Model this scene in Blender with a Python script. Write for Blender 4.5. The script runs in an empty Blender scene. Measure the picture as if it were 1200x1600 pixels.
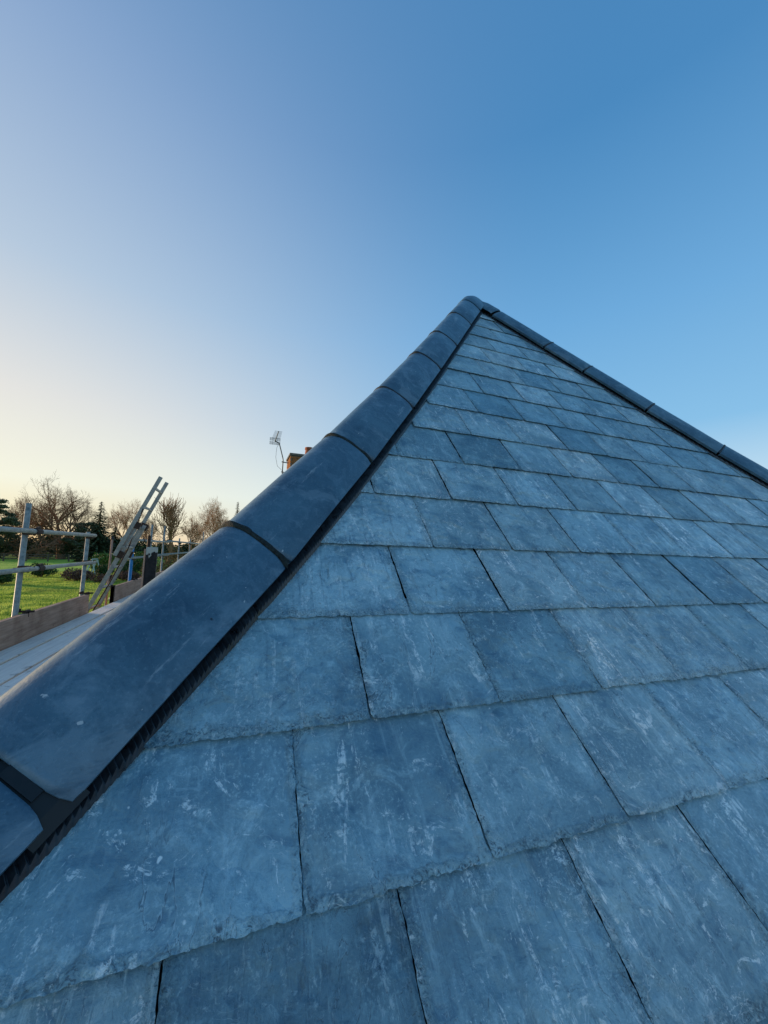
import bpy, bmesh, math, random
from mathutils import Vector, Matrix, noise
from mathutils.geometry import delaunay_2d_cdt
R = math.radians
rng = random.Random(7)
scene = bpy.context.scene
col = scene.collection

# ------------------------------------------------------------------ camera
CAM = Vector((-0.0886, -0.4688, 0.4068))
cam_d = bpy.data.cameras.new('camera')
cam = bpy.data.objects.new('camera', cam_d); col.objects.link(cam)
rt = Vector((0.93588918, -0.35112915, 0.02863151))
dn = Vector((0.06274406, 0.08615938, -0.99430365))
fw = Vector((0.34666212, 0.93235448, 0.1026669))
M = Matrix(((rt.x, -dn.x, -fw.x, CAM.x), (rt.y, -dn.y, -fw.y, CAM.y), (rt.z, -dn.z, -fw.z, CAM.z), (0, 0, 0, 1)))
cam.matrix_world = M
cam_d.sensor_fit = 'HORIZONTAL'; cam_d.sensor_width = 24.0; cam_d.lens = 24.0 * 602.07 / 1200.0
cam_d.clip_start = 0.02; cam_d.clip_end = 3000
scene.camera = cam

# ------------------------------------------------------------------ sky and sun
SUN_AZ, SUN_EL = R(-57), R(6.5)         # measured from +Y, negative = to the left
SUN = Vector((math.sin(SUN_AZ) * math.cos(SUN_EL), math.cos(SUN_AZ) * math.cos(SUN_EL), math.sin(SUN_EL)))
world = bpy.data.worlds.new('World'); scene.world = world; world.use_nodes = True
wn, wl = world.node_tree.nodes, world.node_tree.links
for n in list(wn): wn.remove(n)
def N(t, **k):
    n = wn.new(t)
    for a, b in k.items(): setattr(n, a, b)
    return n
out = N('ShaderNodeOutputWorld'); bg = N('ShaderNodeBackground'); sky = N('ShaderNodeTexSky')
sky.sky_type = 'NISHITA'; sky.sun_disc = False; sky.sun_elevation = SUN_EL; sky.sun_rotation = SUN_AZ
sky.air_density = 1.0; sky.dust_density = 0.6; sky.ozone_density = 2.5; sky.altitude = 50
# smooth clear-evening sky: elevation ramp on the side away from the sun, another towards it
tc = N('ShaderNodeTexCoord'); sep = N('ShaderNodeSeparateXYZ'); wl.new(tc.outputs['Generated'], sep.inputs[0])
def ramp(stops):
    r = N('ShaderNodeValToRGB'); r.color_ramp.interpolation = 'LINEAR'
    el = r.color_ramp.elements
    while len(el) < len(stops): el.new(0.5)
    for e, (p, c) in zip(el, stops):
        e.position = p; e.color = tuple((v / 255 / 12.92 if v / 255 < .04045 else ((v / 255 + .055) / 1.055) ** 2.4) for v in c) + (1,)
    return r
zr = N('ShaderNodeMath', operation='MAXIMUM'); wl.new(sep.outputs['Z'], zr.inputs[0]); zr.inputs[1].default_value = 0
rc = ramp([(0.0, (222, 238, 247)), (0.12, (206, 232, 246)), (0.28, (139, 195, 235)), (0.5, (112, 173, 223)), (0.75, (76, 139, 194)), (1.0, (73, 129, 182))])
rw = ramp([(0.0, (255, 208, 132)), (0.05, (255, 238, 190)), (0.12, (255, 251, 226)), (0.28, (242, 236, 226)), (0.5, (196, 210, 225)), (0.75, (158, 181, 215)), (1.0, (73, 129, 182))])
wl.new(zr.outputs[0], rc.inputs[0]); wl.new(zr.outputs[0], rw.inputs[0])
dot = N('ShaderNodeVectorMath', operation='DOT_PRODUCT'); wl.new(tc.outputs['Generated'], dot.inputs[0]); dot.inputs[1].default_value = (-0.863, 0.499, 0.078)
mr = N('ShaderNodeMapRange', interpolation_type='SMOOTHSTEP'); mr.inputs['From Min'].default_value = -0.20; mr.inputs['From Max'].default_value = 1.1
wl.new(dot.outputs['Value'], mr.inputs['Value'])
mixc = N('ShaderNodeMixRGB'); wl.new(mr.outputs[0], mixc.inputs[0]); wl.new(rc.outputs[0], mixc.inputs[1]); wl.new(rw.outputs[0], mixc.inputs[2])
gain = N('ShaderNodeMixRGB', blend_type='MULTIPLY'); gain.inputs[0].default_value = 1; gain.inputs[2].default_value = (10, 10, 10, 1)
wl.new(mixc.outputs[0], gain.inputs[1])
blend = N('ShaderNodeMixRGB'); blend.inputs[0].default_value = 0.04     # a little of the physical sky in the graded one
wl.new(gain.outputs[0], blend.inputs[1]); wl.new(sky.outputs[0], blend.inputs[2])
bg.inputs['Strength'].default_value = 0.1
wl.new(blend.outputs[0], bg.inputs['Color']); wl.new(bg.outputs[0], out.inputs['Surface'])

sun_d = bpy.data.lights.new('sun', 'SUN'); sun_d.energy = 4.8; sun_d.angle = R(0.8); sun_d.color = (1.0, 0.70, 0.44)
sun = bpy.data.objects.new('sun', sun_d); col.objects.link(sun)
sun.rotation_euler = SUN.to_track_quat('Z', 'Y').to_euler(); sun.location = (-20, 30, 12)
scene.view_settings.view_transform = 'Standard'; scene.view_settings.look = 'None'
scene.view_settings.exposure = 0.0; scene.view_settings.gamma = 1.0
scene.render.engine = 'CYCLES'

# ------------------------------------------------------------------ helpers
def lin(r, g, b): return tuple((v / 255 / 12.92 if v / 255 < .04045 else ((v / 255 + .055) / 1.055) ** 2.4) for v in (r, g, b)) + (1,)
def tag(o, label=None, cat=None, group=None, kind=None):
    if label: o['label'] = label
    if cat: o['category'] = cat
    if group: o['group'] = group
    if kind: o['kind'] = kind
    return o
def empty(name, loc=(0, 0, 0), **k):
    o = bpy.data.objects.new(name, None); col.objects.link(o); o.location = loc; o.empty_display_size = .1
    return tag(o, **k)
def link(name, mesh, mat=None, parent=None, loc=None, mw=None, **k):
    o = bpy.data.objects.new(name, mesh); col.objects.link(o)
    if mat is not None and len(mesh.materials) == 0: mesh.materials.append(mat)
    if parent is not None: o.parent = parent
    if mw is not None: o.matrix_basis = mw
    elif loc is not None: o.location = loc
    return tag(o, **k)
class MB:
    def __init__(s): s.v = []; s.f = []
    def add(s, vs, fs):
        b = len(s.v); s.v += [tuple(v) for v in vs]; s.f += [tuple(b + i for i in f) for f in fs]
    def box(s, x0, x1, y0, y1, z0, z1):
        s.add([(x0, y0, z0), (x1, y0, z0), (x1, y1, z0), (x0, y1, z0), (x0, y0, z1), (x1, y0, z1), (x1, y1, z1), (x0, y1, z1)],
              [(0, 3, 2, 1), (4, 5, 6, 7), (0, 1, 5, 4), (1, 2, 6, 5), (2, 3, 7, 6), (3, 0, 4, 7)])
    def bar(s, p, q, w, h, up=(0, 0, 1)):
        p, q = Vector(p), Vector(q); a = (q - p).normalized(); u = Vector(up)
        sd = a.cross(u).normalized() * w / 2; nn = sd.cross(a).normalized() * h / 2
        vs = [p - sd - nn, p + sd - nn, p + sd + nn, p - sd + nn, q - sd - nn, q + sd - nn, q + sd + nn, q - sd + nn]
        s.add(vs, [(0, 3, 2, 1), (4, 5, 6, 7), (0, 1, 5, 4), (1, 2, 6, 5), (2, 3, 7, 6), (3, 0, 4, 7)])
    def tube(s, pts, rad, n=12, caps=True, hollow=False):
        pts = [Vector(p) for p in pts]; m = len(pts)
        if not hasattr(rad, '__len__'): rad = [rad] * m
        a = (pts[1] - pts[0]).normalized(); u = a.orthogonal().normalized(); vs = []
        for i, p in enumerate(pts):
            if i == 0: t = pts[1] - pts[0]
            elif i == m - 1: t = pts[-1] - pts[-2]
            else: t = pts[i + 1] - pts[i - 1]
            t.normalize(); u = (u - t * u.dot(t))
            if u.length < 1e-6: u = t.orthogonal()
            u.normalize(); w = t.cross(u)
            for k in range(n):
                c = 2 * math.pi * k / n; vs.append(p + (u * math.cos(c) + w * math.sin(c)) * rad[i])
        fs = [(i * n + k, i * n + (k + 1) % n, (i + 1) * n + (k + 1) % n, (i + 1) * n + k) for i in range(m - 1) for k in range(n)]
        if caps: fs += [tuple(range(n - 1, -1, -1)), tuple((m - 1) * n + k for k in range(n))]
        s.add(vs, fs)
    def mesh(s, name, smooth=False, bevel=0, fix=False):
        me = bpy.data.meshes.new(name); me.from_pydata(s.v, [], s.f); me.update()
        if bevel or fix:
            bm = bmesh.new(); bm.from_mesh(me)
            if fix: bmesh.ops.recalc_face_normals(bm, faces=bm.faces)
            if bevel: bmesh.ops.bevel(bm, geom=[e for e in bm.edges], offset=bevel, segments=2, affect='EDGES', profile=.6)
            bm.to_mesh(me); bm.free()
        if smooth: me.polygons.foreach_set('use_smooth', [True] * len(me.polygons))
        return me

# ------------------------------------------------------------------ materials
class Mat:
    def __init__(s, name, rough=.6, spec=.5, metal=0):
        s.m = bpy.data.materials.new(name); s.m.use_nodes = True; s.n = s.m.node_tree.nodes; s.l = s.m.node_tree.links
        s.b = s.n['Principled BSDF']; s.b.inputs['Roughness'].default_value = rough
        s.b.inputs['Specular IOR Level'].default_value = spec; s.b.inputs['Metallic'].default_value = metal
    def node(s, t, ins=None, **k):
        n = s.n.new(t)
        for a, b in k.items(): setattr(n, a, b)
        for a, b in (ins or {}).items():
            if isinstance(b, bpy.types.NodeSocket): s.l.new(b, n.inputs[a])
            else: n.inputs[a].default_value = b
        return n
    def obj_vec(s, rnd=True, scale=(1, 1, 1)):
        tc = s.node('ShaderNodeTexCoord'); v = tc.outputs['Object']
        if rnd:
            oi = s.node('ShaderNodeObjectInfo')
            mu = s.node('ShaderNodeVectorMath', {0: oi.outputs['Random'], 1: (37.3, 91.7, 53.1)}, operation='MULTIPLY')
            v = s.node('ShaderNodeVectorMath', {0: v, 1: mu.outputs[0]}, operation='ADD').outputs[0]
        if scale != (1, 1, 1): v = s.node('ShaderNodeVectorMath', {0: v, 1: scale}, operation='MULTIPLY').outputs[0]
        return v
    def mulv(s, v, sc): return s.node('ShaderNodeVectorMath', {0: v, 1: sc}, operation='MULTIPLY').outputs[0]
    def noise(s, v, scale, detail=4, rough=.5, dist=0):
        return s.node('ShaderNodeTexNoise', {'Vector': v, 'Scale': scale, 'Detail': detail, 'Roughness': rough, 'Distortion': dist}).outputs['Fac']
    def math(s, op, a, b=0.0, c=None, clamp=False):
        ins = {0: a, 1: b}
        if c is not None: ins[2] = c
        return s.node('ShaderNodeMath', ins, operation=op, use_clamp=clamp).outputs[0]
    def rng(s, v, a, b, c=0, d=1): return s.node('ShaderNodeMapRange', {'Value': v, 'From Min': a, 'From Max': b, 'To Min': c, 'To Max': d}).outputs[0]
    def mix(s, f, a, b, mode='MIX'): return s.node('ShaderNodeMixRGB', {0: f, 1: a, 2: b}, blend_type=mode).outputs[0]
    def bump(s, h, strength=.5, dist=.01, prev=None):
        ins = {'Height': h, 'Strength': strength, 'Distance': dist}
        if prev is not None: ins['Normal'] = prev
        return s.node('ShaderNodeBump', ins).outputs[0]
    def setc(s, c): (s.l.new(c, s.b.inputs['Base Color']) if isinstance(c, bpy.types.NodeSocket) else setattr(s.b.inputs['Base Color'], 'default_value', c))
    def setr(s, c): s.l.new(c, s.b.inputs['Roughness'])
    def setn(s, c): s.l.new(c, s.b.inputs['Normal'])

def slate_material():
    m = Mat('riven_slate', spec=.7)
    v = m.obj_vec(); oi = m.node('ShaderNodeObjectInfo')
    r = oi.outputs['Random']
    r2 = m.math('FRACT', m.math('MULTIPLY', r, 17.31)); r3 = m.math('FRACT', m.math('MULTIPLY', r, 71.77))
    v = m.node('ShaderNodeVectorMath', {0: v, 3: m.rng(r3, 0, 1, .7, 1.5)}, operation='SCALE').outputs[0]
    big = m.noise(v, 5.0, 5, .55, .5)
    mid = m.noise(v, 24, 8, .70, .9)
    fine = m.noise(v, 230, 5, .75)
    grain = m.noise(m.mulv(v, (60, 5, 1)), 1.0, 6, .7, .5)
    base = m.mix(m.rng(big, .38, .62), lin(110, 146, 163), lin(154, 189, 202))
    base = m.mix(m.rng(mid, .54, .64, 0, .45), base, lin(192, 222, 232))
    base = m.mix(m.rng(mid, .46, .36, 0, .60), base, lin(76, 118, 144))
    base = m.mix(m.math('MULTIPLY', m.rng(grain, .56, .66), m.rng(r2, .3, 1, .0, .8)), base, lin(200, 226, 234))
    base = m.mix(m.math('MULTIPLY', m.rng(grain, .44, .34), m.rng(r3, .3, 1, .0, .7)), base, lin(74, 114, 140))
    base = m.mix(m.math('MULTIPLY', m.rng(fine, .54, .62), m.rng(m.noise(v, 12, 3), .40, .62, .06, .50)), base, lin(206, 230, 236))
    base = m.mix(m.rng(fine, .46, .34, 0, .30), base, lin(64, 100, 122))
    # chipped, crinkled margin of every slate
    rim = m.node('ShaderNodeAttribute', attribute_name='rim').outputs['Fac']
    crk = m.noise(m.mulv(v, (1, 1, 2)), 120, 5, .7, 1.5)
    rimn = m.math('MULTIPLY', m.rng(m.math('ADD', rim, m.math('MULTIPLY', m.math('SUBTRACT', mid, .5), 2.4)), .55, 1.05), 1.0, clamp=True)
    base = m.mix(m.math('MULTIPLY', m.rng(crk, .52, .60), m.math('MULTIPLY', rimn, .65)), base, lin(186, 212, 218))
    base = m.mix(m.math('MULTIPLY', m.rng(crk, .47, .40), m.math('MULTIPLY', rimn, .80)), base, lin(46, 78, 98))
    # thin riven ledges: contour lines of a slow noise field
    cn = m.noise(m.mulv(v, (1, .6, 1)), 7.0, 6, .6, 1.4)
    lv = m.math('MULTIPLY', cn, 9.0); stp = m.math('FRACT', lv)
    where2 = m.rng(m.noise(v, 8, 3), .42, .56)
    line = m.math('MULTIPLY', m.rng(stp, .0, .06, 1, 0), where2)
    base = m.mix(m.math('MULTIPLY', line, .75), base, lin(46, 76, 96))
    lite = m.math('MULTIPLY', m.math('MULTIPLY', m.rng(stp, .93, 1.0), m.rng(stp, 1.0, .97, 0, 1)), where2)
    base = m.mix(m.math('MULTIPLY', lite, .5), base, lin(214, 228, 236))
    # white mineral bloom: drags, crumbs, scrapes and hairline veins
    stretch = m.noise(m.mulv(v, (30, 5, 1)), 1.0, 7, .72, 1.0)
    crumbs = m.noise(v, 95, 6, .78, .6)
    where = m.noise(v, 6, 4, .55)
    b1 = m.math('MULTIPLY', m.rng(stretch, .56, .61), m.rng(crumbs, .465, .53))
    b1 = m.math('MULTIPLY', b1, m.rng(where, .44, .52))
    b2 = m.math('MULTIPLY', m.rng(m.noise(v, 19, 8, .75, 1.8), .57, .61), m.rng(crumbs, .465, .53))
    cr = m.noise(v, 8.5, 5, .55, 2.6)
    b3 = m.math('MULTIPLY', m.rng(m.math('ABSOLUTE', m.math('SUBTRACT', cr, .5)), .0, .006, 1, 0), m.rng(m.noise(v, 10, 3), .50, .62))
    b4 = m.rng(m.noise(v, 75, 2, .5), .74, .78)
    sc = m.noise(m.mulv(v, (7, 48, 1)), 1.0, 5, .7, .6)
    b5 = m.math('MULTIPLY', m.math('MULTIPLY', m.rng(sc, .66, .72), m.rng(crumbs, .45, .6)), m.rng(r3, .5, .8))
    bl = m.math('MAXIMUM', m.math('MAXIMUM', b1, m.math('MULTIPLY', b2, .8)), m.math('MAXIMUM', m.math('MULTIPLY', b3, .8), b4))
    bl = m.math('MAXIMUM', bl, m.math('MULTIPLY', b5, .7))
    base = m.mix(m.math('MULTIPLY', bl, m.rng(r, 0, 1, .40, .95)), base, lin(248, 253, 254))
    base = m.mix(1.0, base, oi.outputs['Color'], 'MULTIPLY')
    m.setc(base)
    m.setr(m.rng(mid, .3, .7, .55, .36))
    h = m.math('ADD', m.math('MULTIPLY', big, 1.1), m.math('MULTIPLY', mid, .55))
    h = m.math('ADD', h, m.math('MULTIPLY', m.math('MULTIPLY', m.math('FLOOR', lv), .34), where2))
    h = m.math('ADD', h, m.math('MULTIPLY', grain, .30)); h = m.math('ADD', h, m.math('MULTIPLY', m.math('MULTIPLY', crk, rimn), .55))
    b = m.bump(h, .85, .007)
    b = m.bump(m.math('ADD', fine, m.math('MULTIPLY', crumbs, .8)), .8, .0018, b)
    m.setn(b)
    return m.m
M_SLATE = slate_material()

def hiptile_material():
    m = Mat('blue_black_clay', spec=.5)
    v = m.obj_vec()
    big = m.noise(v, 7, 5, .6, .5); mid = m.noise(v, 30, 5, .65, .8); fine = m.noise(v, 260, 3, .6)
    base = m.mix(m.rng(big, .3, .7), lin(40, 70, 92), lin(74, 108, 128))
    base = m.mix(m.rng(mid, .5, .78, 0, .45), base, lin(112, 138, 156))
    base = m.mix(m.rng(fine, .58, .70, 0, .28), base, lin(120, 148, 164)); base = m.mix(m.rng(fine, .40, .32, 0, .35), base, lin(26, 50, 68))
    base = m.mix(m.math('MULTIPLY', m.rng(m.noise(v, 9, 6, .66, .8), .54, .62), .36), base, lin(120, 144, 160))
    # faint finger smudges, pits and pale scuffs along the tile
    sm = m.noise(v, 16, 3, .5, 3.0)
    base = m.mix(m.rng(sm, .62, .72, 0, .12), base, lin(140, 155, 170))
    sc = m.noise(m.mulv(v, (5, 42, 42)), 1.0, 6, .75, .35)
    base = m.mix(m.math('MULTIPLY', m.rng(sc, .60, .68), m.rng(m.noise(v, 150, 4), .36, .60, .1, .65)), base, lin(160, 174, 184))
    sp = m.rng(m.noise(v, 80, 2), .74, .77)
    base = m.mix(m.math('MULTIPLY', sp, .7), base, lin(190, 196, 200))
    pit = m.rng(m.noise(v, 48, 3), .26, .22)
    base = m.mix(pit, base, lin(20, 27, 38))
    m.setc(base); m.setr(m.rng(mid, .3, .7, .42, .30))
    b = m.bump(m.math('ADD', mid, m.math('MULTIPLY', pit, -.8)), .35, .003)
    b = m.bump(fine, .45, .0010, b); m.setn(b)
    return m.m
M_HIP = hiptile_material()

def simple(name, c1, c2, rough=.6, spec=.4, scale=20, bump=.3, dist=.004, metal=0, stretch=(1, 1, 1), coords_rnd=True):
    m = Mat(name, rough, spec, metal); v = m.obj_vec(coords_rnd, stretch)
    n = m.noise(v, scale, 6, .65, .4); m.setc(m.mix(m.rng(n, .32, .68), c1, c2))
    m.setr(m.rng(n, .3, .7, max(rough - .1, 0), min(rough + .1, 1)))
    if bump: m.setn(m.bump(m.math('ADD', n, m.math('MULTIPLY', m.noise(v, scale * 7, 4, .6), .4)), bump, dist))
    return m.m
M_BLACK = simple('black_rubber', lin(16, 20, 28), lin(44, 54, 64), .55, .4, 60, .3, .001)
M_BLACKP = simple('black_plastic', lin(7, 10, 15), lin(13, 19, 27), .42, .4, 90, .15, .0006)
M_RIB = simple('ribbed_black_sheet', lin(12, 16, 22), lin(46, 56, 66), .34, .6, 60, .3, .001)
M_MORTAR = simple('green_black_union', lin(6, 9, 11), lin(48, 60, 60), .8, .3, 110, .9, .004)
M_GALV = simple('galvanised_tube', lin(98, 106, 106), lin(164, 168, 164), .5, .5, 26, .3, .0015, .15)
M_RUST = simple('dark_coupler', lin(34, 26, 26), lin(74, 52, 44), .7, .4, 60, .5, .003, .3)
M_BLUE = simple('blue_painted_tube', lin(34, 104, 160), lin(56, 134, 190), .5, .5, 20, .2, .001)
M_ALU = simple('ladder_alloy', lin(112, 112, 112), lin(160, 158, 156), .45, .5, 20, .25, .001, .25)
def grass_material():
    m = Mat('grass_blade', .7, .2); v = m.node('ShaderNodeTexCoord').outputs['Object']
    n = m.noise(v, .7, 6, .7, .3); c = m.mix(m.rng(n, .36, .64), lin(126, 160, 62), lin(196, 210, 104)); c = m.mix(m.rng(m.noise(v, .22, 4, .6), .52, .66, 0, .5), c, lin(150, 146, 90)); m.setc(c)
    tr = m.node('ShaderNodeBsdfTranslucent', {'Color': c}); mx = m.node('ShaderNodeMixShader', {0: .45, 1: m.b.outputs[0], 2: tr.outputs[0]})
    m.l.new(mx.outputs[0], m.n['Material Output'].inputs['Surface']); return m.m
M_LAWNG = grass_material()
M_BARK = simple('oak_bark', lin(128, 94, 70), lin(172, 132, 100), .9, .1, 6, .6, .03)
M_BARK2 = simple('pale_twig_bark', lin(150, 112, 80), lin(192, 148, 110), .9, .1, 6, .4, .02)
M_LEAFD = simple('dark_evergreen', lin(44, 62, 46), lin(84, 98, 64), .75, .2, 1.2, 0)
M_LEAFP = simple('pine_needles', lin(70, 80, 62), lin(112, 116, 86), .75, .2, 1.5, 0)
M_LEAFG = simple('laurel_leaf', lin(46, 80, 30), lin(96, 128, 46), .55, .3, 2.5, 0)
M_LEAFB = simple('dull_green_leaf', lin(36, 60, 34), lin(70, 96, 46), .7, .2, 3, 0)
M_HEATH = simple('heather_brown', lin(78, 56, 52), lin(122, 96, 80), .85, .1, 4, 0)
M_TWIG = simple('brown_twigs', lin(84, 72, 50), lin(122, 104, 70), .85, .1, 4, 0)
M_WHITE = simple('pale_painted_wood', lin(150, 170, 165), lin(190, 205, 200), .6, .3, 8, 0)
M_FENCE = simple('grey_fence_wood', lin(70, 64, 58), lin(104, 94, 84), .8, .2, 8, .3, .01)
M_BRICKO = simple('buff_orange_brick', lin(122, 78, 46), lin(166, 110, 68), .85, .2, 30, .5, .006)
M_CONC = simple('weathered_concrete', lin(82, 78, 74), lin(120, 114, 108), .85, .2, 12, .5, .006)
M_POT = simple('terracotta', lin(128, 72, 52), lin(170, 104, 76), .8, .2, 14, .3, .004)
M_WALL = simple('house_wall_brick', lin(120, 74, 56), lin(156, 104, 80), .85, .2, 8, .5, .01)
M_UNDER = simple('roofing_underlay', lin(16, 20, 26), lin(28, 34, 40), .8, .2, 20, .2, .002)
M_AER = simple('aerial_metal', lin(70, 76, 82), lin(100, 106, 112), .5, .5, 20, 0, 0, .4)

def board_material(name, a, b, c, knots=True):
    m = Mat(name, .78, .25); v = m.obj_vec()
    g = m.noise(m.mulv(v, (16, .9, 16)), 3.0, 7, .7, .7); g2 = m.noise(m.mulv(v, (90, 2.2, 90)), 1.0, 5, .7, .3); n = m.noise(v, 4, 4, .6)
    base = m.mix(m.rng(g, .32, .68), a, b); base = m.mix(m.rng(n, .52, .75, 0, .7), base, c)
    base = m.mix(m.rng(g2, .44, .34, 0, .45), base, tuple(x * .5 for x in c[:3]) + (1,))
    st = m.rng(m.noise(v, 9, 6, .7, .8), .60, .68); base = m.mix(m.math('MULTIPLY', st, .5), base, lin(48, 44, 44))
    m.setc(base); m.setn(m.bump(m.math('ADD', g, g2), .6, .003)); return m.m
M_BOARD = board_material('weathered_deck_board', lin(214, 206, 200), lin(234, 228, 222), lin(196, 190, 188))
M_TOE = board_material('pink_brown_toe_board', lin(150, 116, 100), lin(192, 158, 140), lin(118, 84, 70))

def peel_material():
    m = Mat('peeling_black_paint', .6, .3); v = m.obj_vec(False)
    n = m.noise(v, 9, 5, .6, .5)
    sep = m.node('ShaderNodeSeparateXYZ', {0: v})
    top = m.rng(sep.outputs['Z'], -.12, 0.02)         # the paint has gone near the top
    f = m.rng(m.math('ADD', n, m.math('MULTIPLY', top, .32)), .66, .68)
    base = m.mix(m.rng(m.noise(v, 30, 4), .4, .7), lin(16, 17, 22), lin(40, 36, 40))
    m.setc(m.mix(f, base, lin(168, 168, 164))); m.setn(m.bump(f, .5, .004)); return m.m
M_PEEL = peel_material()

def lawn_material():
    m = Mat('lawn_ground', .9, .1)
    v = m.node('ShaderNodeTexCoord').outputs['Object']
    a = m.noise(v, .12, 5, .6, .4); b = m.noise(m.mulv(v, (1, 1, 1)), 1.1, 6, .7, .3); c = m.noise(v, 9, 5, .7)
    base = m.mix(m.rng(a, .3, .7), lin(124, 160, 54), lin(166, 196, 76))
    base = m.mix(m.rng(b, .38, .66), base, lin(184, 208, 92)); base = m.mix(m.rng(c, .3, .5, .6, 0), base, lin(76, 112, 34))
    m.setc(base); m.setn(m.bump(m.math('ADD', m.math('MULTIPLY', b, 1.4), m.math('MULTIPLY', c, .4)), 1.0, .12)); return m.m
M_LAWN = lawn_material()

# ------------------------------------------------------------------ ground
GZ = CAM.z - 3.2
me = bpy.data.meshes.new('ground'); me.from_pydata([(-1500, -1500, 0), (1500, -1500, 0), (1500, 1500, 0), (-1500, 1500, 0)], [], [(0, 1, 2, 3)])
link('ground', me, M_LAWN, loc=(0, 0, GZ), kind='structure')

me = bpy.data.meshes.new('unseen_bounce_sheet'); me.from_pydata([(-5, -60, 0), (22, -60, 0), (22, -.2, 0), (-5, -.2, 0)], [], [(0, 1, 2, 3)])  # unseen grey sheet added to keep lawn-green bounce off the slate edges
link('unseen_bounce_sheet', me, simple('neutral_bounce_grey', lin(170, 170, 172), lin(206, 206, 208), .9, .2, 40, .6, .01), loc=(0, 0, GZ + .004), kind='structure')

# ------------------------------------------------------------------ roof profile
W = .25; G = .19891; T = .007
ANG = [R(a) for a in (42, 42, 42, 42.0, 44.9, 46.1, 48.6, 50.0, 50.4, 51.0, 51.5, 52.0, 52.2)]
def ang(j): return ANG[min(j + 3, len(ANG) - 1)] if j >= -3 else ANG[0]
PROF = {0: (0.0, 0.0)}
for j in range(0, 20): PROF[j + 1] = (PROF[j][0] + G * math.cos(ang(j)), PROF[j][1] + G * math.sin(ang(j)))
for j in range(0, -3, -1): PROF[j - 1] = (PROF[j][0] - G * math.cos(ang(j - 1)), PROF[j][1] - G * math.sin(ang(j - 1)))
def prof(Y):
    j = -3
    while j < 19 and PROF[j + 1][0] < Y: j += 1
    return PROF[j][1] + (Y - PROF[j][0]) * math.tan(ang(j))
CL, CR = .475, 3.517            # hips in plan: Y = X + CL and X + Y = CR
AX, AY = (CR - CL) / 2, (CR + CL) / 2
EAVE = PROF[-2][0]
BACK = 16.0

house = empty('house', (0, 0, 0), label='house with newly slated hipped roof and black half-round hip tiles in the foreground', cat='house')
# underlay of the whole hipped roof (also its four planes seen from elsewhere)
b = MB(); OFF = -.034
ys = [PROF[j][0] for j in range(-2, 20) if PROF[j][0] < AY] + [AY]
for y0, y1 in zip(ys[:-1], ys[1:]):
    z0, z1 = prof(y0) + OFF, prof(y1) + OFF
    b.add([(y0 - CL, y0, z0), (CR - y0, y0, z0), (CR - y1, y1, z1), (y1 - CL, y1, z1)], [(0, 1, 2, 3)])
    b.add([(y0 - CL, y0, z0), (y1 - CL, y1, z1), (y1 - CL, BACK, z1), (y0 - CL, BACK, z0)], [(0, 1, 2, 3)])
    b.add([(CR - y0, y0, z0), (CR - y0, BACK, z0), (CR - y1, BACK, z1), (CR - y1, y1, z1)], [(0, 1, 2, 3)])
roof = link('roof', b.mesh('roof'), M_UNDER, house)
# walls and eaves board
b = MB(); x0, x1, yy = EAVE - CL + .3, CR - EAVE - .3, EAVE + .3
b.box(x0, x1, yy, BACK - .3, GZ - .2, prof(EAVE) - .12)
link('wall', b.mesh('wall'), M_WALL, house)
b = MB(); ez = prof(EAVE)
for p, q in (((EAVE - CL + .01, EAVE + .012), (CR - EAVE - .01, EAVE + .012)), ((EAVE - CL + .012, EAVE + .035), (EAVE - CL + .012, BACK)), ((CR - EAVE - .012, EAVE + .035), (CR - EAVE - .012, BACK))):
    b.bar((p[0], p[1], ez - .13), (q[0], q[1], ez - .13), .022, .17)
link('fascia', b.mesh('fascia'), M_BLACKP, house)

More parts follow.
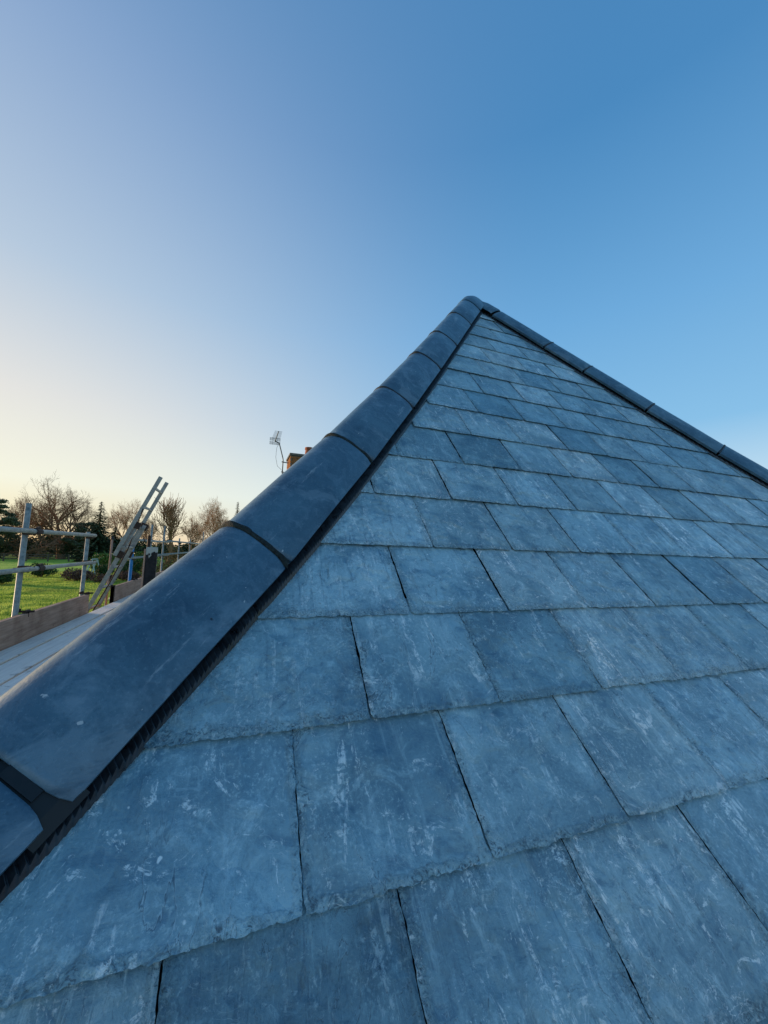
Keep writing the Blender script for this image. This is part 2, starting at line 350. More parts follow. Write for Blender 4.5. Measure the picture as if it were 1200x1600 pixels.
# ------------------------------------------------------------------ slates
def clip(poly, a, bb, c):       # keep a*x + b*y <= c
    o = []
    for i in range(len(poly)):
        p, q = poly[i], poly[(i + 1) % len(poly)]
        dp, dq = a * p[0] + bb * p[1] - c, a * q[0] + bb * q[1] - c
        if dp <= 0: o.append(p)
        if dp * dq < 0:
            t = dp / (dp - dq); o.append((p[0] + (q[0] - p[0]) * t, p[1] + (q[1] - p[1]) * t))
    return o
def slate_mesh(poly, step, rnd, t, amp, round_r):
    # poly CCW in local x (across) / y (up the slope); corners at the tail rounded
    n = len(poly); pts = []
    for i in range(n):
        p0, p, q = Vector(poly[i - 1]), Vector(poly[i]), Vector(poly[(i + 1) % n])
        if p.y < .004 and (p - p0).length > .03 and (q - p).length > .03:
            r = round_r * rnd.uniform(.5, 1.6); a = p + (p0 - p).normalized() * r; c = p + (q - p).normalized() * r
            pts.append(a); pts.append(p * .5 + (a + c) * .25); pts.append(c)
        else: pts.append(p)
    out = []; m = len(pts)
    for i in range(m):
        p, q = pts[i], pts[(i + 1) % m]; L = (q - p).length
        low = (p.y < .5 * G or q.y < .5 * G or (p.y < G * 1.05) != (q.y < G * 1.05))
        k = max(1, int(round(L / (step if low else step * 5))))
        for s in range(k): out.append((p + (q - p) * (s / k)))
    m = len(out); nr = []
    for i in range(m):
        d = (out[(i + 1) % m] - out[i - 1]).normalized(); nr.append(Vector((-d.y, d.x)))      # inward for CCW
    sd = rnd.uniform(0, 500)
    def nz(i, f, o): return noise.noise(Vector((out[i].x * f + sd, out[i].y * f - sd, o)))
    rings = []
    def ring(inset, z):
        rings.append([(out[i].x + nr[i].x * inset(i), out[i].y + nr[i].y * inset(i), z(i)) for i in range(m)])
    tail = [1.0 if out[i].y < .012 else .55 for i in range(m)]
    edge = lambda i: amp * tail[i] * (1.1 * nz(i, 35, 1) + 1.0 * nz(i, 150, 2) + (1.3 if nz(i, 22, 9) > .34 else 0) * abs(nz(i, 70, 5)))
    ring(lambda i: edge(i) + .0075, lambda i: .0)
    ring(lambda i: edge(i) + .0034, lambda i: t * .42)
    ring(lambda i: edge(i), lambda i: t * (.78 + .20 * nz(i, 90, 3)))
    w1 = lambda i: edge(i) + amp * tail[i] * (.8 + 1.1 * nz(i, 130, 4)) + .0006
    ring(w1, lambda i: t * (.84 + .22 * nz(i, 140, 5)))
    w2 = lambda i: w1(i) + amp * tail[i] * (.8 + 2.4 * abs(nz(i, 45, 6))) + .0008
    ring(w2, lambda i: t * (.95 + .12 * nz(i, 110, 7)))
    w3 = lambda i: w2(i) + amp * 1.2 + .001
    ring(w3, lambda i: t)
    vs = [v for r in rings for v in r]; fs = []
    for a in range(len(rings) - 1):
        for i in range(m):
            k = (i + 1) % m; fs.append((a * m + i, a * m + k, (a + 1) * m + k, (a + 1) * m + i))
    fs.append(tuple(range(m - 1, -1, -1)))
    last = rings[-1]; b0 = (len(rings) - 1) * m
    lp2 = [Vector(v[:2]) for v in last]; g = max(step * 3.2, .014)
    x0, x1 = min(v.x for v in lp2), max(v.x for v in lp2); y0, y1 = min(v.y for v in lp2), max(v.y for v in lp2)
    base2 = [Vector(p) for p in poly]; inner = []
    yy = y0 + g
    while yy < y1:
        xx = x0 + g
        while xx < x1:
            q = Vector((xx + rnd.uniform(-.2, .2) * g, yy + rnd.uniform(-.2, .2) * g)); ok = True
            for e in range(n):
                a_, b_ = base2[e], base2[(e + 1) % n]; d_ = (b_ - a_).normalized()
                if (q.y - a_.y) * d_.x - (q.x - a_.x) * d_.y < .011 + g * .25: ok = False; break
            if ok: inner.append(q)
            xx += g
        yy += g
    pv, pe, pf, ov, oe, of = delaunay_2d_cdt(lp2 + inner, [], [list(range(m))], 2, 1e-6)
    mp = {}
    for k_, o_ in enumerate(ov):
        if o_ and min(o_) < m: mp[k_] = b0 + min(o_)
        else:
            p_ = pv[k_]; mp[k_] = len(vs)
            vs.append((p_.x, p_.y, t + t * .10 * noise.noise(Vector((p_.x * 9 + sd, p_.y * 9, 0))) + t * .05 * noise.noise(Vector((p_.x * 30, p_.y * 30 + sd, 4)))))
    fs += [tuple(mp[i_] for i_ in f_) for f_ in pf]
    me = bpy.data.meshes.new('slate'); me.from_pydata(vs, [], fs); me.materials.append(M_SLATE)
    at = me.attributes.new('rim', 'FLOAT', 'POINT'); nr_ = len(rings) * m
    at.data.foreach_set('value', [1.0 if k_ < nr_ - m else (.85 if k_ < nr_ else 0.0) for k_ in range(len(vs))])
    return me
# joints measured on the courses nearest the eye, as offsets from a half-bonded grid
XO = {-3: 0, -2: 0, -1: -.005, 0: .003, 1: .004, 2: .006, 3: .006, 4: .013, 5: .010, 6: -.003, 7: -.008, 8: -.022, 9: -.034, 10: -.045}
tones = {(-1, 0): .92, (-1, 1): .60, (-1, 2): .88, (-1, 3): 1.0, (0, 0): .94, (0, 1): .86, (0, 2): .92, (0, 3): 1.02, (1, 0): .86, (1, 1): .88, (1, 2): .72, (1, 3): 1.08, (2, 0): 1.06, (2, 1): .98, (2, 2): 1.04}
srand = random.Random(21)
made = 0
for j in range(-2, 17):
    a = ang(j) - math.atan(T / G); y0, z0 = PROF[j]; ca = math.cos(ang(j))
    par = (j % 2) * .5
    xl = y0 - CL + .127; xr = CR - .127 - y0
    xs = []; i = math.floor(xl / W) - 2
    while (i + par) * W < xr + .3:
        x = (i + par) * W + XO.get(j, -.046) + srand.uniform(-.003, .003); xs.append((x, i)); i += 1
    inner = [(x, i) for x, i in xs if xl + (.12 if j < 4 else .02) < x < xr - .03]
    # near courses: a slate and a half at the hip instead of a narrow sliver
    if j in (0,) : inner = [(x, i) for x, i in inner if x > -.06]
    if j in (1, 2, 3): inner = [(x, i) for x, i in inner if x > xl + .2]
    bounds = [(xl - .3, None)] + inner + [(xr + .3, None)]
    for k in range(len(bounds) - 1):
        xa, xb = bounds[k][0], bounds[k + 1][0]; gap = srand.choice((.0006, .0008, .0012, .0016, .0026)) if j < 2 else srand.choice((.0022, .003, .0038, .0046))
        sk0, sk1 = srand.uniform(-.002, .002), srand.uniform(-.002, .002)
        H = G * 1.22; cx = max(xa, xl) * .5 + min(xb, xr) * .5
        poly = [(xa + gap / 2, 0), (xb - gap / 2, 0), (xb - gap / 2 + sk1, H), (xa + gap / 2 + sk0, H)]
        poly = clip(poly, -1, ca, CL - .127 - y0); poly = clip(poly, 1, ca, CR - .127 - y0)
        if len(poly) < 3: continue
        ar = abs(sum(poly[q][0] * poly[(q + 1) % len(poly)][1] - poly[(q + 1) % len(poly)][0] * poly[q][1] for q in range(len(poly)))) / 2
        if ar < 8e-4: continue
        cx = sum(p[0] for p in poly) / len(poly)
        poly = [(p[0] - cx, p[1] + (srand.uniform(-.0012, .0012) if p[1] < .001 else 0)) for p in poly]
        # weed out near-duplicate corners
        poly = [p for q, p in enumerate(poly) if (Vector(p) - Vector(poly[q - 1])).length > .002]
        dist = (Vector((cx, y0, z0)) - CAM).length
        step = min(.02, max(.0035, dist * .006)); tt = T * srand.uniform(.92, 1.05)
        me = slate_mesh(poly, step, srand, tt, srand.uniform(.0018, .0032), .006)
        lift = .0022 + srand.uniform(0, .0030)
        n = Vector((0, -math.sin(a), math.cos(a)))
        mw = Matrix.Translation(Vector((cx, y0, z0)) + n * lift) @ Matrix.Rotation(a + srand.uniform(-.003, .003), 4, 'X') @ Matrix.Rotation(srand.uniform(-.003, .003), 4, 'Y')
        o = link('slate', me, None, roof, mw=mw)
        tone = tones.get((j, k), srand.choice((.66, .76, .84, .91, .97, 1.03, 1.10, 1.17))); hue = srand.uniform(-.06, .06)
        o.color = (tone ** 1.5 * (1 + hue), tone, tone ** .8 * (1 - hue * .5), 1); made += 1
# slates of the two long roof sides round the corner, joined
for side in (-1, 1):
    b = MB(); q_ = random.Random(3)
    for j in range(-2, 17):
        y0, z0 = PROF[j]; y1 = y0 + G * math.cos(ang(j)) * 1.2; z1 = z0 + G * math.sin(ang(j)) * 1.2
        if y1 > AY - .02: continue
        xa, xb = (y0 - CL, y1 - CL) if side < 0 else (CR - y0, CR - y1)
        nrm = Vector((-side * -math.sin(ang(j)), 0, math.cos(ang(j))))
        y = y0 - W + (j % 2) * W / 2
        while y < BACK - W:
            q4 = clip([(y + .001, 0), (y + W - .001, 0), (y + W - .001, 1), (y + .001, 1)], -1, y1 - y0, -(y0 + .10))
            if len(q4) > 2:
                lo = q_.uniform(0, .003); k4 = len(q4)
                vs = [Vector((xa + (xb - xa) * v_, u_, z0 + (z1 - .009 - z0) * v_)) for u_, v_ in q4]
                b.add(vs + [v + nrm * (T + lo) for v in vs], [tuple(range(k4)), tuple(range(2 * k4 - 1, k4 - 1, -1))] + [(m_, (m_ + 1) % k4, k4 + (m_ + 1) % k4, k4 + m_) for m_ in range(k4)])
            y += W
    link('slates_of_long_side', b.mesh('slates_of_long_side', fix=True), M_SLATE, roof, kind='stuff')

# ------------------------------------------------------------------ hip tiles
HW = .110; CROWN = .080; EDGE = -.010; TH = .013
SEC = {'L': (.110, .080, -.010), 'R': (.104, .060, -.022)}
def section(scale=1.0, lift=0.0, n=26, side='L'):
    HW, CROWN, EDGE = SEC[side]
    # rounded-angle section: steepening flanks, round crest
    pts = []
    for k in range(n + 1):
        u = -1 + 2 * k / n; x = HW * math.copysign(abs(u) ** .92, u)
        r = abs(x) / HW
        h = EDGE + (CROWN - EDGE) * (1 - (math.sqrt(.5 + r * r) - math.sqrt(.5)) / (math.sqrt(1.5) - math.sqrt(.5)))
        h = h - .004 * max(0, r - .9) / .1
        pts.append((x * scale, h * 1.0 + lift))
    return pts
def hip_point(side, Y):      # side 'L', 'R'
    return Vector((Y - CL, Y, prof(Y))) if side == 'L' else Vector((CR - Y, Y, prof(Y)))
def frame(p, q, side):
    a = (q - p).normalized(); l = Vector((1, -1, 0)).normalized() if side == 'L' else Vector((-1, -1, 0)).normalized()
    if side == 'L': n = l.cross(a)
    else: n = a.cross(l)
    n = -n if n.z < 0 else n
    return a, l, n.normalized()
def sweep(side, p, q, rings, thick, name):
    # rings: list of (fraction along, lateral scale, lift); solid shell with closed ends, in coordinates local to p
    a, l, n = frame(p, q, side); L = (q - p).length; vs = []; fs = []; m = 27
    for s, sc, lf in rings:
        for x, h in section(sc, lf, 26, side): 
            co = .011 * (max(0, abs(x) / HW - .80) / .20) ** 2.2; vs.append((s * L + (co if s < .5 else -co) * (1 - min(s, 1 - s) * L / .12 if min(s, 1 - s) * L < .12 else 0), x, h))
    k0 = len(rings)
    for s, sc, lf in rings:
        for x, h in section(sc, lf, 26, side):
            r = abs(x) / HW; co = .011 * (max(0, r - .80) / .20) ** 2.2 if min(s, 1 - s) * L < .12 else 0; vs.append((s * L + (co if s < .5 else -co), x * (1 - thick / HW * .75), h - thick * (1 - .3 * r)))
    def idx(lay, r, i): return (lay * k0 + r) * m + i
    for r in range(k0 - 1):
        for i in range(m - 1):
            fs.append((idx(0, r, i), idx(0, r, i + 1), idx(0, r + 1, i + 1), idx(0, r + 1, i)))
            fs.append((idx(1, r, i), idx(1, r + 1, i), idx(1, r + 1, i + 1), idx(1, r, i + 1)))
        for i in (0, m - 1): fs.append((idx(0, r, i), idx(0, r + 1, i), idx(1, r + 1, i), idx(1, r, i)))
    for r in (0, k0 - 1):
        for i in range(m - 1): fs.append((idx(0, r, i), idx(1, r, i), idx(1, r, i + 1), idx(0, r, i + 1)))
    me = bpy.data.meshes.new(name); me.from_pydata(vs, [], fs); me.update()
    bm = bmesh.new(); bm.from_mesh(me); bmesh.ops.recalc_face_normals(bm, faces=bm.faces)
    for f in bm.faces: f.smooth = True
    for e in bm.edges:
        if len(e.link_faces) == 2 and e.calc_face_angle(0) > .7: e.smooth = False
    bm.to_mesh(me); bm.free()
    mw = Matrix(((a.x, l.x, n.x, p.x), (a.y, l.y, n.y, p.y), (a.z, l.z, n.z, p.z), (0, 0, 0, 1)))
    return me, mw
def tile(side, Y0, Y1, name='hip_tile', mat=M_HIP, label=None, gap=.004):
    p, q = hip_point(side, Y0), hip_point(side, Y1); d = (q - p).normalized(); nn_ = Vector((0, 0, 1)) * rng.uniform(-.0022, .0026); p = p + d * gap + nn_ * .6; q = q - d * gap + nn_
    L = (q - p).length; e = .004 / L
    wob = rng.uniform(-.0015, .0015)
    me, mw = sweep(side, p, q, [(0, .955, -.0035), (e * .8, .985, -.0008), (e * 2, 1, 0 + wob), (.5, 1.0, .0008), (1 - 2 * e, 1, 0), (1 - e * .8, .985, -.0008), (1, .955, -.0035)], TH, name)
    return link(name, me, mat, roof, mw=mw, label=label)
def union(side, Y, w=.011, lift=.0022, mat=M_MORTAR):
    p0, p1 = hip_point(side, Y - .02), hip_point(side, Y + .02); a, l, n = frame(p0, p1, side); c = hip_point(side, Y)
    vs = []; fs = []; m = 41; sd = rng.uniform(0, 99)
    S = section(1.0, 0, m - 1, side)
    prof_r = [(-w, -.010), (-w * .7, -.0015), (-w * .2, 0), (w * .3, .0005), (w * .8, -.002), (w * 1.1, -.010)]
    for r, (s, dz) in enumerate(prof_r):
        for i, (x, h) in enumerate(S):
            jn = noise.noise(Vector((x * 60 + sd, r * 1.7, 3))) ; cr = max(0, 1 - abs(x) / .05)
            vs.append((s * (1 + .45 * jn), x * .985, h + lift * (.15 + .9 * cr) + dz + .0022 * jn))
    for r in range(len(prof_r) - 1):
        for i in range(m - 1): fs.append((r * m + i, r * m + i + 1, (r + 1) * m + i + 1, (r + 1) * m + i))
    me = bpy.data.meshes.new('tile_union'); me.from_pydata(vs, [], fs); me.update()
    me.polygons.foreach_set('use_smooth', [True] * len(me.polygons))
    return link('tile_union', me, mat, roof, mw=Matrix(((a.x, l.x, n.x, c.x), (a.y, l.y, n.y, c.y), (a.z, l.z, n.z, c.z), (0, 0, 0, 1))))
JL = [.143, .400, .655, .889, 1.142, 1.354, 1.609, 1.832]
for k in range(len(JL) - 1): tile('L', JL[k], JL[k + 1])
for k, y in enumerate(JL[1:-1]): union('L', y, .0075 if k < 2 else .006, .006 if k < 2 else .0035, M_MORTAR if k < 2 else M_BLACK)
tile('L', -.120, .1375, label='lower hip tile beyond the open joint'); tile('L', EAVE - .03, -.127)
JR = [EAVE - .03, -.02, .22, .46, .715, .958, 1.197, 1.439, 1.610, 1.862]
for k in range(len(JR) - 1): tile('R', JR[k], JR[k + 1])
for y in JR[1:-1]: union('R', y, .006, .0035, M_BLACK)
# clamp in the open joint at the bottom of the near hip
p0, p1 = hip_point('L', .11), hip_point('L', .16); a, l, n = frame(p0, p1, 'L'); c = hip_point('L', .1405)
mwc = Matrix(((a.x, l.x, n.x, c.x), (a.y, l.y, n.y, c.y), (a.z, l.z, n.z, c.z), (0, 0, 0, 1)))
cl = MB(); S = section(.96, -.013, 20)
for (xa, ha), (xb, hb) in zip(S[:-1], S[1:]):
    cl.add([(-.03, xa, ha), (-.03, xb, hb), (.03, xb, hb), (.03, xa, ha)], [(0, 1, 2, 3)])
for (i0, i1) in ((12, 14), (15, 18)):
    xa, ha = S[i0]; xb, hb = S[i1]
    cl.bar((.001, xa, ha + .004), (.001, xb, hb + .004), .012, .008, up=(0, 1, 1))
link('hip_clamp', cl.mesh('hip_clamp', fix=True), M_BLACKP, roof, mw=mwc, label='black plastic clamp showing in the open joint between two hip tiles')
# three-way cap at the apex
cap = MB()
apex = Vector((AX, AY, prof(AY)))
def arm(dirp, q, side):
    a, l, n = frame(q, apex, side)
    vs = []; m = 27; L = (apex - q).length - .008
    for s, sc, lf in ((0, .99, -.001), (.012, 1.015, .003), (L * .5, 1.015, .001), (L, 1.0, -.022)):
        for x, h in section(sc, lf, 26, side): vs.append(q + a * s + l * x + n * h)
    fs = [(r * m + i, r * m + i + 1, (r + 1) * m + i + 1, (r + 1) * m + i) for r in range(3) for i in range(m - 1)]
    cap.add(vs, fs)
arm(0, hip_point('L', 1.838), 'L'); arm(0, hip_point('R', 1.868), 'R')
capm = cap.mesh('hip_cap', smooth=True, fix=True)
o = link('hip_cap', capm, M_HIP, roof, label='mitred cap tile at the apex where both hips meet')
o.color = (1, 1, 1, 1)
# ridge tiles running back from the apex (hidden behind the slope)
def ridge_mesh(L):
    b = MB(); S = section(1.0, 0, 12); m = 13
    vs = [(x, s, h + .004) for s in (0, L) for x, h in S]
    b.add(vs, [(i, i + 1, m + i + 1, m + i) for i in range(m - 1)]); return b.mesh('ridge_tile', smooth=True)
rm = ridge_mesh(.446); y = AY + .02
while y < BACK - .45:
    link('ridge_tile', rm, M_HIP, roof, loc=(AX, y, prof(AY) - .01)); y += .45

# ribbed black flashing under both hips, each side of the near hip pleated
def flashing(side, sgn, Y0, Y1, pitch):
    vs = []; fs = []; Y = Y0; rows = 0
    base = hip_point(side, Y0); l = Vector((1, -1, 0)).normalized() if side == 'L' else Vector((-1, -1, 0)).normalized()
    l = l * sgn
    dY = pitch * .5 / 1.85; k = 0
    while Y < Y1:
        c = hip_point(side, Y); up = .0055 if (k // 2) % 2 == 0 else 0.0
        for lat, hh, rib in (((.045, .050, 0), (.070, .0260, .3), (.080, .0205, 1), (.090, .0175, 1), (.1005, .0150, 1), (.1015, .0080, .3)) if side == 'L' else ((.045, .046, 0), (.064, .0260, .3), (.078, .0205, 1), (.088, .0175, 1), (.0965, .0150, 1), (.0975, .0080, .3))):
            # roof surface below this lateral offset: move in plan across the hip, take the roof height there
            P = c + l * lat
            yy = P.y if sgn > 0 else (P.x + CL if side == 'L' else CR - P.x)
            P.z = prof(yy) + (hh + up * rib) / math.cos(ang(2)) * .8
            jig = noise.noise(Vector((Y * 30, lat * 20, 5))) * .0016
            vs.append(P + l * (jig if lat > .09 else 0))
        rows += 1
        Y += dY * (.30 if k % 2 == 0 else (1.2 if (k // 2) % 2 == 0 else 2.2)); k += 1
    m = 6
    fs = [(r * m + i, r * m + i + 1, (r + 1) * m + i + 1, (r + 1) * m + i) for r in range(rows - 1) for i in range(m - 1)]
    me = bpy.data.meshes.new('ribbed_flashing'); me.from_pydata(vs, [], fs); me.update()
    link('ribbed_flashing', me, M_RIB, roof)
flashing('L', 1, EAVE, AY - .02, .0050); flashing('L', -1, EAVE, AY - .02, .02); flashing('R', 1, EAVE, AY - .02, .014); flashing('R', -1, EAVE, AY - .02, .03)

# ------------------------------------------------------------------ chimney and aerial
CHX0, CHX1, CHY0, CHY1, CHT = 1.285, 2.15, 12.0, 13.0, 3.49
chim = link('chimney', (lambda b: (b.box(CHX0 + .012, CHX1 - .012, CHY0 + .012, CHY1 - .012, 1.6, CHT - .075), b.mesh('chimney'))[1])(MB()), M_CONC, house,
            label='brick chimney stack with concrete cap, its left side lit orange')
def brick_mesh(lx, ly):
    b = MB(); b.box(-lx / 2, lx / 2, -ly / 2, ly / 2, 0, .065); return b.mesh('brick', bevel=.004)
bm_x, bm_y = brick_mesh(.205, .05), brick_mesh(.05, .205)
z = 2.12; row = 0
while z < CHT - .14:
    n = 4; px = (CHX1 - CHX0) / n
    for k in range(n):
        o = link('brick', bm_x, M_BRICKO, chim, loc=(CHX0 + px * (k + .5) + (.05 if row % 2 else -.0) * (1 if k < n - 1 else 0), CHY0 + .022 + rng.uniform(-.003, .003), z))
    n = 4; py = (CHY1 - CHY0 - .1) / n
    for k in range(n):
        link('brick', bm_y, M_BRICKO, chim, loc=(CHX0 + .022 + rng.uniform(-.003, .003), CHY0 + .07 + py * (k + .5), z))
    z += .075; row += 1
b = MB(); b.box(CHX0 - .03, CHX1 + .03, CHY0 - .03, CHY1 + .03, CHT - .07, CHT); link('chimney_cap', b.mesh('chimney_cap', bevel=.01), M_CONC, chim)
b = MB(); b.tube([(1.93, 12.4, CHT - .01), (1.93, 12.4, CHT + .06), (1.93, 12.4, CHT + .26), (1.93, 12.4, CHT + .28), (1.93, 12.4, CHT + .34)], [.15, .14, .125, .145, .14], 20)
link('chimney_pot', b.mesh('chimney_pot', smooth=False), M_POT, chim)

aer = empty('tv_aerial', (1.11, 12.5, 3.0), label='bent-mast tv aerial bracketed to the chimney side', cat='aerial')
def rel(o, P): return tuple(Vector(P) - o.location)
def lp(o, *P): return [rel(o, p) for p in P]
b = MB(); b.tube(lp(aer, (1.11, 12.6, 2.86), (1.115, 12.6, 3.36), (1.10, 12.6, 3.44), (1.02, 12.5, 3.66), (.96, 12.42, 3.82), (.93, 12.36, 3.86), (.80, 12.3, 3.90)), .017, 8)
link('mast', b.mesh('mast', smooth=True), M_AER, aer)
b = MB()
for zz in (2.96, 3.30): b.bar(rel(aer, (1.07, 12.6, zz)), rel(aer, (1.31, 12.6, zz - .02)), .025, .03)
link('bracket', b.mesh('bracket'), M_AER, aer)
b = MB(); b.bar(rel(aer, (.80, 12.34, 3.895)), rel(aer, (.81, 11.2, 3.905)), .022, .022)
link('boom', b.mesh('boom'), M_AER, aer)
b = MB()
for k in range(9):
    y = 12.05 - k * .10; b.bar(rel(aer, (.81 - .13 + .003 * k, y, 3.92)), rel(aer, (.81 + .13 - .003 * k, y, 3.92)), .007, .007)
link('director', b.mesh('director'), M_AER, aer)
for sgn in (-1, 1):
    b = MB()
    for k in range(5): b.bar(rel(aer, (.64, 12.32, 3.895 + sgn * (.02 + .022 * k))), rel(aer, (.96, 12.32, 3.895 + sgn * (.02 + .022 * k))), .008, .008)
    for x in (.64, .73, .87, .96): b.bar(rel(aer, (x, 12.33, 3.895 + sgn * .01)), rel(aer, (x, 12.33, 3.895 + sgn * .115)), .009, .009, up=(0, 1, 0))
    link('reflector', b.mesh('reflector'), M_AER, aer)
b = MB(); b.tube(lp(aer, (.93, 12.36, 3.85), (.87, 12.4, 3.7), (.86, 12.45, 3.4), (.93, 12.5, 3.12), (1.10, 12.58, 3.0)), .005, 5)
link('cable', b.mesh('cable'), M_BLACK, aer)

# ------------------------------------------------------------------ scaffold
DZ = -.283; SX = -1.47
scaf = empty('scaffold', (SX, 3.0, GZ), label='galvanised tube scaffold with double guard rails along the left eaves', cat='scaffold')
def wtube(name, p, q, r=.0175, mat=M_GALV, n=14, label=None):
    b = MB(); p, q = Vector(p), Vector(q); b.tube([(0, 0, 0), q - p], r, n)
    me = b.mesh(name)
    for f in me.polygons: f.use_smooth = len(f.vertices) == 4
    return link(name, me, mat, scaf, loc=p - scaf.location, label=label)
SO = SX - .03
for (y, zt, zb, m, lb) in ((3.00, .680, GZ, M_GALV, None), (4.22, .520, GZ, M_GALV, None), (6.02, .38, GZ, M_BLUE, 'standard painted blue'), (7.2, .76, GZ, M_GALV, None), (8.40, .80, GZ, M_GALV, None),
                           (10.6, .60, GZ, M_GALV, None), (12.9, .62, GZ, M_GALV, None), (17.4, 1.02, GZ, M_GALV, None)):
    wtube('standard', (SO - .02, y, zb), (SO - .02, y, zt), .021 if m is M_BLUE else .0175, m, label=lb)
wtube('guard_rail', (SX, 1.2, .474), (SX, 4.26, .487), .0165); wtube('guard_rail', (SX, 1.2, .210), (SX, 4.33, .213), .0165)
wtube('guard_rail', (SX, 5.20, .474), (SX, 8.75, .478), .0165); wtube('guard_rail', (SX, 5.65, .222), (SX, 8.75, .213), .0165)
wtube('guard_rail', (SX + .05, 8.2, .50), (SX + .05, 17.6, .50), .018); wtube('guard_rail', (SX + .05, 7.4, .236), (SX + .05, 17.6, .22), .018)
wtube('standard', (SX - .10, 5.22, GZ), (SX - .10, 5.22, .47), .012, M_TOE, label='thin standard coloured pink for sunset glow, with black end behind the ladder')  # sunset glow put into the tube's colour with the pink-brown material
b = MB(); b.tube([(0, 0, 0), (0, 0, .035)], .019, 12); link('end_cap', b.mesh('end_cap'), M_BLACK, scaf, loc=Vector((SX - .10, 5.22, .465)) - scaf.location)
# inner and outer standards on the far return, transoms, ledgers
for y in (2.93, 4.10, 5.86, 8.15, 10.6, 12.9): wtube('transom', (SX - .25, y + .06, DZ - .068), (-.80, y + .06, DZ - .068), .024)
wtube('ledger', (SO + .03, .8, DZ - .118), (SO + .03, 17.6, DZ - .118), .024)
wtube('ledger', (-.90, .8, DZ - .118), (-.90, 17.6, DZ - .118), .024)
for y in (1.2, 4.7, 8.15, 12.9, 17.4): wtube('standard', (-.86, y, GZ), (-.86, y, DZ - .06), .024)
def coupler():
    b = MB(); b.tube([(0, 0, -.032), (0, 0, .032)], .035, 10); b.tube([(.03, -.035, 0), (.03, .035, 0)], .034, 10)
    b.bar((-.045, -.03, 0), (-.02, .05, 0), .02, .026); b.bar((.0, .03, .0), (.075, .058, .02), .012, .012); b.tube([(.05, .038, -.025), (.05, .038, .03)], .008, 6)
    return b.mesh('coupler', bevel=0)
cm = coupler()
for y in (3.00, 4.22, 6.02, 7.2, 8.40, 10.6, 12.9):
    for z in (.478, .212): o = link('coupler', cm, M_RUST, scaf, loc=Vector((SO - .016, y + .005, z)) - scaf.location); o.scale = (.74, .74, .74)
def sleeve():
    b = MB(); b.tube([(0, -.045, 0), (0, .045, 0)], .030, 10); b.bar((0, -.02, .028), (.0, .03, .04), .02, .02); return b.mesh('sleeve_coupler')
sm_ = sleeve()
for y, z in ((3.05, .482), (3.15, .211), (6.4, .476), (6.9, .219)): link('sleeve_coupler', sm_, M_RUST, scaf, loc=Vector((SX, y, z)) - scaf.location).scale = (.74, .9, .74)
def toe(y0, y1, zt=-.098, lb=None):
    b = MB(); b.box(-.018, .018, 0, y1 - y0, 0, zt - DZ + .018); link('toe_board', b.mesh('toe_board', bevel=.003), M_TOE, scaf, loc=Vector((SX + .0, y0, DZ - .018)) - scaf.location, label=lb)
toe(1.0, 4.215); toe(5.04, 7.45); toe(7.47, 12.0); toe(12.05, 17.5)
b = MB(); b.box(-.02, .02, -.012, .012, -.01, .20); link('board_band', b.mesh('board_band'), M_RUST, scaf, loc=Vector((SX, 5.052, DZ + .0)) - scaf.location)
def clipm():
    b = MB(); b.tube([(-.10, 0, .012), (.07, 0, .012)], .009, 8); b.tube([(.0, -.02, .004), (.0, .05, .004)], .021, 10)
    b.bar((.022, .0, .012), (.022, .0, -.035), .014, .006, up=(0, 1, 0)); b.bar((-.085, .0, .015), (-.05, .02, .03), .02, .02); return b.mesh('board_clip')
cmm = clipm()
for y in (3.02, 4.20, 6.02, 8.40): link('board_clip', cmm, M_RUST, scaf, loc=Vector((SX + .0, y, -.095)) - scaf.location).scale = (.7, .8, .8)
# loose deck boards
lab = ['outermost deck board tight against the pink toe board', 'middle deck board of the scaffold walkway', 'innermost visible deck board nearest the hip']
for k, (xa, xb) in enumerate(((-1.449, -1.312), (-1.296, -1.134), (-1.116, -.92))):
    for s, (y0, y1) in enumerate(((.6, 4.50), (4.506, 8.4), (8.406, 12.3), (12.306, 17.3))):
        b = MB(); b.box(xa, xb, 0, y1 - y0, -.038, 0)
        sg = ['', 'second length of the ', 'third length of the ', 'far end length of the '][s]
        link('scaffold_board', b.mesh('scaffold_board', bevel=.003), M_BOARD, loc=(0, y0, DZ + rng.uniform(-.003, .001)),
             label=(sg + lab[k]), cat='board', group='loose boards of the scaffold deck')

# post standing at the inner edge, black with peeling patch
ps = empty('scaffold_post', (-.95, 4.25, DZ), label='thick black post with peeling white patch at its top beside the blue standard', cat='post')
b = MB(); b.box(-.052, .052, -.018, .018, -.655, 0); link('post_face', b.mesh('post_face', bevel=.004), M_PEEL, ps, loc=(0, 0, .668))
b = MB(); b.box(-.0075, .0075, -.022, .022, 0, .645); link('post_edge', b.mesh('post_edge', bevel=.002), M_TOE, ps, loc=(-.0615, 0, .001))
b = MB(); b.tube([(0, 0, .64), (0, 0, .79)], .016, 10); link('post_pin', b.mesh('post_pin'), M_RUST, ps, loc=(-.038, .01, 0))

